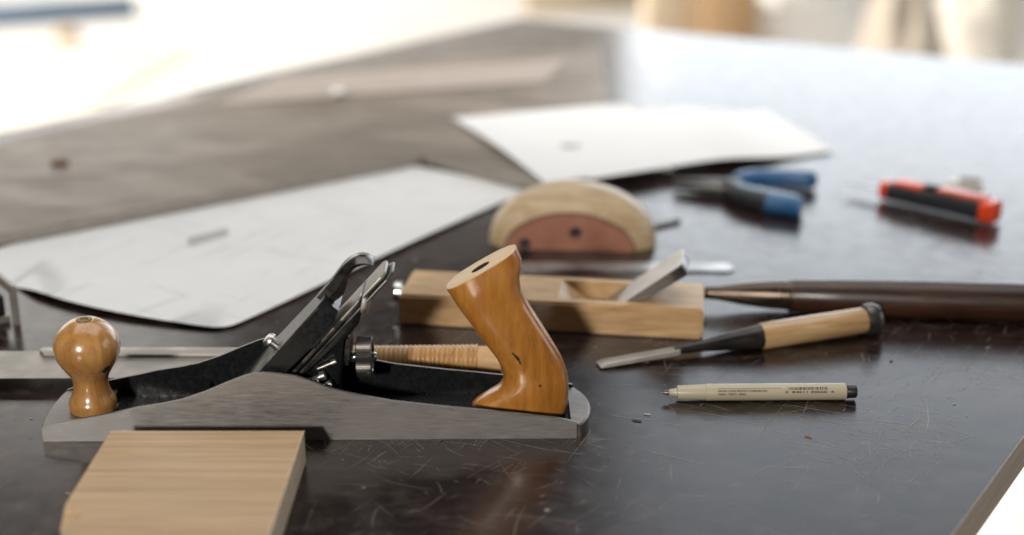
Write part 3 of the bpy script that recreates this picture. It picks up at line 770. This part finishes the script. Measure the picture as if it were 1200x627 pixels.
# ------------------------------------------------------------------ pen
A = at(776, 460, 0.0058); E = at(1003, 458.5, 0.0058)
pen = thing('drawing_pen', 'uncapped beige fineliner pen with black end plug and small black print', 'pen', (A.x, A.y, 0), math.atan2(E.y-A.y, E.x-A.x))
pl = (E-A).length; S = pl/227.0; zp = 0.0058
def pp_(px): return (px - 776)*S
bm = BM(); lathe(bm, [(pp_(826), 0.0050), (pp_(826.5), 0.0057), (pp_(828), 0.0058), (pp_(989), 0.0058), (pp_(990.5), 0.0055)], (0, 0, zp), (1, 0, 0), 36); barrel = obj('barrel', bm, 'pen', pen)
bm = BM(); lathe(bm, [(pp_(793), 0.0038), (pp_(793.6), 0.0047), (pp_(795), 0.0049), (pp_(826.2), 0.0054)], (0, 0, zp), (1, 0, 0), 36); obj('grip', bm, 'pen', pen)
bm = BM(); lathe(bm, [(pp_(784), 0.0020), (pp_(785), 0.0024), (pp_(793.5), 0.0031)], (0, 0, zp), (1, 0, 0), 24); obj('nib_holder', bm, 'pen', pen)
bm = BM(); lathe(bm, [(pp_(774.5), 0.0004), (pp_(775), 0.0005), (pp_(777.5), 0.0006), (pp_(778), 0.0014), (pp_(781), 0.0018), (pp_(784.4), 0.0019)], (0, 0, zp), (1, 0, 0), 20); obj('metal_nib', bm, 'steel_dark', pen)
bm = BM(); lathe(bm, [(pp_(989.8), 0.0050), (pp_(990.6), 0.0051), (pp_(992.5), 0.0046), (pp_(993), 0.0047), (pp_(1002.5), 0.0046), (pp_(1003.3), 0.0040)], (0, 0, zp), (1, 0, 0), 28); obj('end_plug', bm, 'black', pen)
bm = BM()
def wrap(l, y, R=0.00588):      # y: arc position up the near side, 0 = facing the camera
    a = math.radians(26) + y/R
    return (l, -R*math.cos(a), zp + R*math.sin(a))
def rect(l0, l1, y0, y1): face(bm, [bm.verts.new(wrap(*p)) for p in ((l0, y0), (l1, y0), (l1, y1), (l0, y1))])
def text_mesh(s, size, l0, y0, width):
    cu = bpy.data.curves.new('print_text', 'FONT'); cu.body = s; cu.size = size; cu.resolution_u = 2; cu.offset = 0.00006
    o = bpy.data.objects.new('print_text', cu); COL.objects.link(o)
    dg = bpy.context.evaluated_depsgraph_get(); dg.update()
    me = bpy.data.meshes.new_from_object(o.evaluated_get(dg))
    xs = [v.co.x for v in me.vertices]; sx = width/(max(xs) - min(xs)); x0 = min(xs)
    vm = {v.index: bm.verts.new(wrap(l0 + (v.co.x - x0)*sx, y0 + v.co.y)) for v in me.vertices}
    for p in me.polygons: face(bm, [vm[k] for k in p.vertices])
    bpy.data.objects.remove(o); bpy.data.meshes.remove(me)
text_mesh('SAKURA COLOR PRODUCTS CORPORATION', 0.0019, pp_(840), -0.0001, pp_(897) - pp_(840))
text_mesh('OSAKA - TOKYO - JAPAN', 0.0019, pp_(840), -0.0023, pp_(872) - pp_(840))
rect(pp_(840), pp_(914), 0.0023, 0.0025)
x = pp_(922)
while x < pp_(968):
    w_ = random.choice((0.0003, 0.0003, 0.0005, 0.0008)); rect(x, x + w_, 0.0011, 0.0031); x += w_ + random.choice((0.0003, 0.0004, 0.0006))
text_mesh('0  84511 30660  4', 0.0021, pp_(918), -0.0011, pp_(975) - pp_(918))
obj('print', bm, 'ink', barrel, 0)

# ------------------------------------------------------------------ pliers
pv = at(853, 220, 0.008)
pli = thing('pliers', 'pliers with blue and black grips lying open in front of the far paper sheets', 'pliers', (pv.x, pv.y, 0), 0)
def pl_(px, py, z): p = at(px, py, z) - Vector((pv.x, pv.y, 0)); return Vector((p.x, p.y, z))
for tip, rt, sgn in (((789, 219), (853, 223), -1), ((790, 212), (853, 216), 1)):
    bm = BM(); t_, r_ = pl_(*tip, 0.007), pl_(*rt, 0.008)
    sweep(bm, [t_, t_.lerp(r_, 0.35), t_.lerp(r_, 0.75), r_ + (r_-t_)*0.22], [(0.0014, 0.002), (0.0032, 0.0035), (0.006, 0.005), (0.006, 0.005)], 12, 0, 3); obj('jaw', bm, 'steel_dark', pli)
bm = BM(); lathe(bm, [(0.001, 0.010), (0.0145, 0.010), (0.0155, 0.0085)], (0.004, 0, 0), (0, 0, 1), 24); obj('pivot', bm, 'steel_dark', pli)
g1 = smooth_pts([pl_(862, 214, 0.009), pl_(880, 209, 0.0095), pl_(915, 208.5, 0.0095), pl_(958, 211, 0.0095)], 6)
bm = BM(); sweep(bm, g1, [(0.0065 + 0.004*math.sin(PI*k/(len(g1)-1))**0.6, 0.0085) for k in range(len(g1)-1)] + [(0.004, 0.005)], 16, 0, 2.6); obj('grip', bm, 'blue', pli, 50)
g2 = smooth_pts([pl_(852, 219, 0.009), pl_(866, 228, 0.0095), pl_(885, 234, 0.0095), pl_(905, 238, 0.0098)], 6)
bm = BM(); sweep(bm, g2, [(0.0075 + 0.003*k/(len(g2)-1), 0.0085) for k in range(len(g2))], 16, 0, 2.6); gr = obj('grip', bm, 'rubber', pli, 50)
g3 = smooth_pts([pl_(899, 237, 0.0098), pl_(920, 239.5, 0.0098), pl_(936, 242, 0.0098), pl_(939, 242.4, 0.0098)], 6)
bm = BM(); sweep(bm, g3, [(0.0112, 0.0093)]*(len(g3)-2) + [(0.0095, 0.0075), (0.005, 0.004)], 16, 0, 2.6); obj('grip_end', bm, 'blue', gr, 50)
g4 = smooth_pts([pl_(863, 216, 0.0165), pl_(880, 220, 0.0180), pl_(905, 224.5, 0.0185), pl_(933, 230, 0.0180)], 6)
bm = BM(); sweep(bm, g4, [(0.0035, 0.0018)]*len(g4), 10); obj('inlay', bm, 'pale_blue', gr, 50)

# ------------------------------------------------------------------ utility knife and eraser
A = at(1034, 222, 0.010); E = at(1167, 249, 0.012)
kn_ = thing('utility_knife', 'black and orange utility knife with its blade out, right of the pliers', 'utility knife', (A.x, A.y, 0), math.atan2(E.y-A.y, E.x-A.x))
kl_ = (E-A).length
def kz(t): return 0.0105 + 0.0015*t
def ksw(t0, t1, rw, rh, mat, name, n=8, par=kn_, ends=(1, 1), dz=0.0):
    bm = BM(); pts, rad = [], []
    for k in range(n+1):
        t = t0 + (t1-t0)*k/n; e_ = 1.0
        if k == 0: e_ = ends[0]
        if k == n: e_ = ends[1]
        pts.append((kl_*t, 0.002*math.sin(PI*t), kz(t) + dz)); rad.append((rw*e_*(0.84 + 0.22*t + 0.06*math.sin(2*PI*t)), rh*e_*(0.86 + 0.16*t)))
    sweep(bm, pts, rad, 24, 0, 4.5); return obj(name, bm, mat, par, 50)
ksw(0.07, 0.92, 0.0112, 0.0096, 'rubber', 'body')
ksw(-0.01, 0.085, 0.0100, 0.0098, 'orange', 'front_cap', 8, kn_, (0.6, 1))
ksw(0.90, 1.01, 0.0116, 0.0101, 'orange', 'end_cap', 8, kn_, (1, 0.65))
bm = BM(); box(bm, (kl_*0.24, 0.002, 0.0206), (kl_*0.25, 0.017, 0.0034)); bev(bm, 0.001); obj('top_plate', bm, 'orange', kn_)
bm = BM(); box(bm, (kl_*0.70, 0.003, 0.0222), (kl_*0.40, 0.017, 0.0034)); bev(bm, 0.001); obj('top_plate', bm, 'red_plastic', kn_)
bm = BM(); box(bm, (kl_*0.44, 0.003, 0.0225), (kl_*0.12, 0.010, 0.0045)); bev(bm, 0.001); obj('slider', bm, 'black', kn_)
bm = BM(); slab(bm, [(0.002, -0.006), (0.002, 0.008), (-0.030, 0.008), (-0.042, -0.003), (-0.036, -0.006)], 0.0100, 0.0106); obj('blade', bm, 'blade', kn_, 0)
A = at(1114, 214, 0.006); E = at(1156, 217, 0.006)
er = thing('eraser', 'small white eraser with brown top behind the orange knife', 'eraser', (A.x, A.y + 0.01, 0), math.atan2(E.y-A.y, E.x-A.x))
el_ = (E-A).length
bm = BM(); box(bm, (el_/2, 0, 0.0035), (el_, 0.016, 0.007)); bev(bm, 0.0012); obj('rubber', bm, 'white', er)
bm = BM(); box(bm, (el_*0.62, 0, 0.0077), (el_*0.62, 0.013, 0.0014)); bev(bm, 0.0004); obj('sleeve', bm, 'brown', er)

# ------------------------------------------------------------------ papers
D = at(263, 389); C_ = at(625, 221)
sf = Frame(D, math.atan2(C_.y-D.y, C_.x-D.x)); pl1 = (C_-D).length; pw1 = 0.303
bm = BM(); nx, ny = 46, 32; g = []
for i in range(nx+1):
    row = []
    for j in range(ny+1):
        u, v = i/nx, j/ny
        x, y = u*pl1, v*pw1
        # left edge bows out, and the sheet lifts a little along its near edges
        x -= 0.028*math.sin(PI*v)*(1-u)**3
        q1 = max(0, 1 - u*5); q2 = max(0, 1 - v*6)
        z = 0.0008 + 0.0045*q1*q1*(0.35 + 0.65*math.sin(PI*v*0.9)) + 0.0022*q2*q2*math.sin(PI*min(1, u*1.05))
        z *= max(0.0, 1.0 - max(0, v-0.60)/0.12) if v > 0.60 else 1
        if i == 0 and j == 0: x += 0.004; y += 0.003
        if i == 0 and j == 1 or i == 1 and j == 0: x += 0.0008; y += 0.0006
        row.append(bm.verts.new((x, y, max(z, 0.0006))))
    g.append(row)
for i in range(nx):
    for j in range(ny): face(bm, (g[i][j], g[i+1][j], g[i+1][j+1], g[i][j+1]))
bmesh.ops.recalc_face_normals(bm, faces=bm.faces)
bmesh.ops.solidify(bm, geom=bm.faces[:], thickness=0.00025)
sheet = obj('drawing_sheet', bm, 'paper', None, 40, 'large white drawing sheet with curled corner between the iron plane and the grey panel', 'paper', None, D, sf.a)
bm = BM()
def sp_(px, py): return sf.at(px, py, 0.0012)
c4 = [sp_(219, 279), sp_(266, 267), sp_(268, 275), sp_(221, 289)]
face(bm, [bm.verts.new((p[0], p[1], 0.0013)) for p in c4]); obj('printed_patch', bm, 'lead', sheet, 0)

def paper(name, px, label, zf, mat='paper_plain', n=18, curl=None):
    P4 = [at(p[0], p[1], zf(*uv)) for p, uv in zip(px, ((0, 0), (1, 0), (1, 1), (0, 1)))]; o = P4[0].copy(); bm = BM(); g = []
    for i in range(n+1):
        row = []
        for j in range(n+1):
            u, v = i/n, j/n
            p = P4[0].lerp(P4[1], u).lerp(P4[3].lerp(P4[2], u), v)
            row.append(bm.verts.new((p.x - o.x, p.y - o.y, zf(u, v))))
        g.append(row)
    for i in range(n):
        for j in range(n): face(bm, (g[i][j], g[i+1][j], g[i+1][j+1], g[i][j+1]))
    bmesh.ops.recalc_face_normals(bm, faces=bm.faces)
    bmesh.ops.solidify(bm, geom=bm.faces[:], thickness=0.0003)
    return obj(name, bm, mat, None, 40, label, 'paper', None, (o.x, o.y, 0))
PZ = 0.0120
def sag(u): 
    t = min(1, max(0, (u - 0.62)/0.3)); t = t*t*(3-2*t)
    return PZ + 0.0006 - (PZ - 0.0012)*t
s2 = paper('paper_sheet', [(638, 214), (790, 200.5), (740, 124), (530, 138)], 'white paper on the panel, left one of the two overlapping far sheets', lambda u, v: sag(u*0.75) + 0.004*max(0, 1 - u*6)**2*math.sin(PI*v))
s3 = paper('paper_sheet', [(690, 210), (977, 176), (896, 130), (722, 131)], 'white paper overlapping its neighbour, right one of the two far sheets', lambda u, v: sag(0.30 + u*0.7) + 0.0008 + 0.001*math.sin(PI*v)*u)
bm = BM()
bq = at(656, 185); 
slab(bm, [(0, 0), (0.010, 0.004), (0.022, 0.002), (0.018, -0.004), (0.006, -0.006)], PZ + 0.0008, PZ + 0.0030); bev(bm, 0.0006, 1)
obj('wood_chip', bm, 'lead', None, 0, 'small grey curled shaving on the left part of the far white paper', 'wood chip', None, (bq.x, bq.y, 0.0))

# ------------------------------------------------------------------ grey notched panel and things on it
poly = [(-90, 292), (497, 181), (634, 217), (668, 205), (712, 118), (704, 52), (560, 62), (300, 101), (60, 152), (-90, 186)]
poly = [at(x, y, PZ) for x, y in poly]
bm = BM(); rows = slab(bm, [(p.x, p.y) for p in poly], 0.0022, PZ - 0.0004)
bmesh.ops.recalc_face_normals(bm, faces=bm.faces)
for f_ in bm.faces:
    if abs(f_.normal.z) < 0.5: f_.material_index = 1
bev(bm, 0.0006, 1)
obj('notched_panel', bm, ['mat', 'mat_edge'], None, 0, 'grey brown weathered panel with a square notch lying across the left side of the bench', 'panel')
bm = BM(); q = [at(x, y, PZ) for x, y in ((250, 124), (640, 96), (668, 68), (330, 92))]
slab(bm, [(p.x, p.y) for p in q], PZ, PZ + 0.001); obj('pale_sheen', bm, 'pink_sheen', None, 0, 'thin pinkish strip imitating a reflected band at the back of the grey panel', 'sheen')  # added strip whose colour imitates a band reflected in the bench top
bm = BM(); q = at(70, 192, PZ); lathe(bm, [(0, 0.009), (0.004, 0.009), (0.006, 0.006)], (0, 0, 0), (0, 0, 1), 20)
obj('dark_plug', bm, 'brown', None, 35, 'small dark round plug set on the left part of the grey panel', 'plug', None, (q.x, q.y, PZ - 0.001))
bm = BM(); q = at(397, 110, PZ + 0.002)
lathe(bm, [(0, 0.0055), (0.0015, 0.0085), (0.004, 0.0088), (0.006, 0.0070), (0.0072, 0.0035)], (0, 0, 0), (0, 0, 1), 24)
obj('glint_disc', bm, 'glint', None, 50, 'tiny round white tack glinting on the panel beside the pinkish plank', 'glint', None, (q.x, q.y, PZ + 0.002))  # white disc puts the bright highlight of a screw head into colour

# ------------------------------------------------------------------ metal tool entering at the left edge
q = at(25, 381)
lt_ = thing('metal_clamp', 'grey metal tool body cut by the left edge of the frame beside the drawing sheet', 'clamp', (q.x, q.y, 0), math.radians(128))
# local x runs away from the camera, local y to the left
f = Frame(q, 0.0)
hz = f.tr(19, 335, 0)[1]
bm = BM()
for w0 in (0.0, 0.05):
    prism(bm, [(0, 0), (0.008, 0), (0.008, hz - 0.008), (0, hz)], w0, w0 + 0.004)
    prism(bm, [(0.0002, hz + 0.0002), (0.0082, hz - 0.0078), (0.07, hz - 0.006), (0.07, hz + 0.002)], w0, w0 + 0.004)
    prism(bm, [(0.062, 0), (0.07, 0), (0.07, hz - 0.0062), (0.062, hz - 0.0064)], w0, w0 + 0.004)
box(bm, (0.036, 0.027, 0.003), (0.050, 0.046, 0.006)); bev(bm, 0.0006, 1)
obj('frame', bm, 'spine', lt_)
bm = BM(); box(bm, (0.022, 0.027, 0.0145), (0.024, 0.040, 0.017)); bev(bm, 0.002); obj('jaw', bm, 'forged', lt_)

# ------------------------------------------------------------------ far background on the floor
ZF = -0.86
def fl_(px, py): return at(px, py, ZF)
bm = BM(); q = fl_(-30, 34); q2 = fl_(160, 20)
d = (q2-q); box(bm, (0, 0, 0.055), (d.length, 0.10, 0.11)); bev(bm, 0.01)
obj('blue_beam', bm, 'blue_beam', None, 35, 'blue grey painted beam on the floor at the top left', 'beam', None, (q+q2)/2, math.atan2(d.y, d.x))
bm = BM(); q = fl_(80, 50); lathe(bm, [(0, 0.06), (0.05, 0.06), (0.06, 0.05)], (0, 0, 0), (0, 0, 1), 20)
obj('wooden_bucket', bm, 'cardboard', None, 35, 'small brown tub on the floor below the blue beam', 'tub', None, q)
bm = BM(); pts = [fl_(-60, 150), fl_(70, 158), fl_(235, 58), fl_(60, 44), fl_(-60, 50)]
slab(bm, [(p.x, p.y) for p in pts], ZF + 0.002, ZF + 0.014); obj('beige_board', bm, 'beige_sheet', None, 0, 'beige board lying on the floor left of the bench', 'board')
def card(x0, x1, Y, h, mat, label, rz):
    xa = (x0-600)/F*Y; xb = (x1-600)/F*Y; w = xb-xa
    t = thing('cardboard_box', label, 'box', ((xa+xb)/2, Y + w/2, ZF), rz)
    bm = BM(); box(bm, (0, 0, h/2), (w, w, h)); bev(bm, 0.006); obj('carton', bm, mat, t)
    bm = BM(); box(bm, (0, -w*0.24, h + 0.004), (w*0.98, w*0.46, 0.005)); obj('flap', bm, mat, t)
    bm = BM(); box(bm, (0, w*0.24, h + 0.004), (w*0.98, w*0.46, 0.005)); obj('flap', bm, mat, t)
card(757, 822, 4.7, 0.62, 'cardboard_pale', 'paler tan cardboard box, left of two behind the far bench edge', 0.05)
card(828, 886, 4.6, 0.60, 'cardboard', 'darker brown cardboard box, right of two behind the far bench edge', -0.06)
bm = BM(); x = (955-600)/F*4.6
secs = []
for k in range(9):
    t = k/8; secs.append([(0.19*(1 - 0.15*t)*math.cos(2*PI*j/24)*(1 + 0.08*math.sin(3*j+k)), 0.16*math.sin(2*PI*j/24)*(1 + 0.08*math.cos(2*j+k)), 0.55*t) for j in range(24)])
loft(bm, secs, True); obj('white_bag', bm, 'white_roll', None, 60, 'bulging white bag on the floor right of the brown cardboard boxes', 'bag', None, (x, 4.9, ZF))
from mathutils import noise as mnoise
def sack(name, px, Y, rx, ry, h, mat, label, seed):
    bm = BM(); secs = []
    for k in range(25):
        t = k/24; f = (1 - 0.25*t) * (1 if t < 0.75 else 1 - 1.5*(t - 0.75)); sec = []
        for j in range(48):
            a = 2*PI*j/48; c, s_ = math.cos(a), math.sin(a)
            q = 1 + 0.32*mnoise.noise(Vector((c*1.6 + seed, s_*1.6, t*3.0))) + 0.12*mnoise.noise(Vector((c*5 + seed, s_*5, t*9)))
            sec.append((rx*f*c*q, ry*f*s_*q, h*t*(1 + 0.10*mnoise.noise(Vector((c*2, s_*2, seed))))))
        secs.append(sec)
    loft(bm, secs, True)
    obj(name, bm, mat, None, 60, label, 'sack', None, ((px-600)/F*Y, Y + 0.15, ZF))
sack('beige_sack', 1075, 4.2, 0.15, 0.16, 0.60, 'sack', 'slumped greige sack standing behind the far bench edge, left of two sacks', 2.1)
sack('beige_sack', 1165, 4.5, 0.16, 0.16, 0.66, 'beige_sheet', 'paler cream sack at the top right corner, right of two sacks', 7.7)
bm = BM()
for dx in (-0.07, 0.07):
    for dy in (-0.07, 0.07): sweep(bm, [(dx*1.25, dy*1.25, 0), (dx, dy, 0.62)], [0.016, 0.018], 10)
t_ = thing('wooden_stool', 'brown wooden stool between the cardboard boxes and the white bag', 'stool', ((905-600)/F*5.4, 5.4, ZF), 0.3)
obj('leg_frame', bm, 'cardboard', t_)
bm = BM(); lathe(bm, [(0.62, 0.11), (0.625, 0.125), (0.65, 0.125), (0.655, 0.115)], (0, 0, 0), (0, 0, 1), 28); obj('seat', bm, 'cardboard', t_)
bm = BM(); d_ = Vector((0.9, 0.2, 0)); q = fl_(690, 12)
box(bm, (0, 0, 0.06), (0.7, 0.09, 0.12)); bev(bm, 0.006)
obj('timber_offcut', bm, 'cardboard_pale', None, 35, 'pale timber offcut on the floor behind the far bench corner', 'timber', None, q, 0.25)

bm = BM(); box(bm, (-0.8, 8.3, ZF + 1.5), (3.4, 0.10, 3.0)); bev(bm, 0.01)
obj('partition_wall', bm, 'wall', None, 35, 'pale unseen partition added at the far end to be mirrored in the bench top', 'wall')  # out of view, added so the bench top mirrors a middle tone

# ------------------------------------------------------------------ light
world = bpy.data.worlds.new('World'); scene.world = world; world.use_nodes = True
bg = world.node_tree.nodes['Background']; bg.inputs[0].default_value = (0.86, 0.93, 1.0, 1); bg.inputs[1].default_value = 0.045
def area(name, loc, target, sx, sy, power, color):
    l = bpy.data.lights.new(name, 'AREA'); l.shape = 'RECTANGLE'; l.size = sx; l.size_y = sy; l.energy = power; l.color = color
    o = bpy.data.objects.new(name, l); COL.objects.link(o); o.location = loc
    o.rotation_euler = (Vector(target) - Vector(loc)).to_track_quat('-Z', 'Y').to_euler()
    return o
def rad(L, sx, sy): return L*PI*sx*sy
area('window_right', (2.60, 5.6, 0.95), (2.60, 0, 0.95), 4.3, 1.9, rad(3.5, 4.3, 1.9), (0.88, 0.945, 1.0))
area('window_upper', (2.60, 5.6, 2.80), (2.60, 0, 2.80), 4.3, 1.7, rad(1.6, 4.3, 1.7), (0.82, 0.91, 1.0))
area('window_side', (4.6, 1.0, 1.3), (0, 0.9, 0.2), 2.2, 1.8, rad(2.4, 2.2, 1.8), (0.95, 0.97, 1.0))
area('window_left', (-3.4, 5.6, 1.25), (-3.4, 0, 1.25), 4.2, 2.5, rad(2.1, 4.2, 2.5), (1.0, 0.96, 0.90))
area('overhead_fill', (-0.1, 1.75, 2.6), (-0.1, 1.75, 0), 3.2, 2.6, rad(2.15, 3.2, 2.6), (1.0, 0.985, 0.96))  # added overhead fill, kept out of the bench top's reflection
sl = bpy.data.lights.new('side_daylight', 'SPOT'); sl.energy = 7600; sl.color = (1.0, 0.965, 0.91); sl.spot_size = math.radians(52); sl.spot_blend = 0.25; sl.shadow_soft_size = 0.3  # added spot that brightens the far floor, cone kept off the bench
so_ = bpy.data.objects.new('side_daylight', sl); COL.objects.link(so_); so_.location = (-7.5, 4.5, 5.0)
so_.rotation_euler = (Vector((0.0, 5.6, ZF)) - Vector(so_.location)).to_track_quat('-Z', 'Y').to_euler()
dl = Vector((-0.24, -0.97, 0.36)).normalized()*6.0 + Vector((0, 0.95, 0.03))
area('front_window', dl, (0, 0.95, 0.03), 0.34, 0.34, 250, (1.0, 0.94, 0.86))

scene.view_settings.view_transform = 'Standard'; scene.view_settings.look = 'None'
scene.view_settings.exposure = 0.0; scene.view_settings.gamma = 1.0
scene.render.engine = 'CYCLES'
scene.cycles.use_denoising = True
scene.cycles.max_bounces = 8
scene.cycles.caustics_reflective = False; scene.cycles.caustics_refractive = False
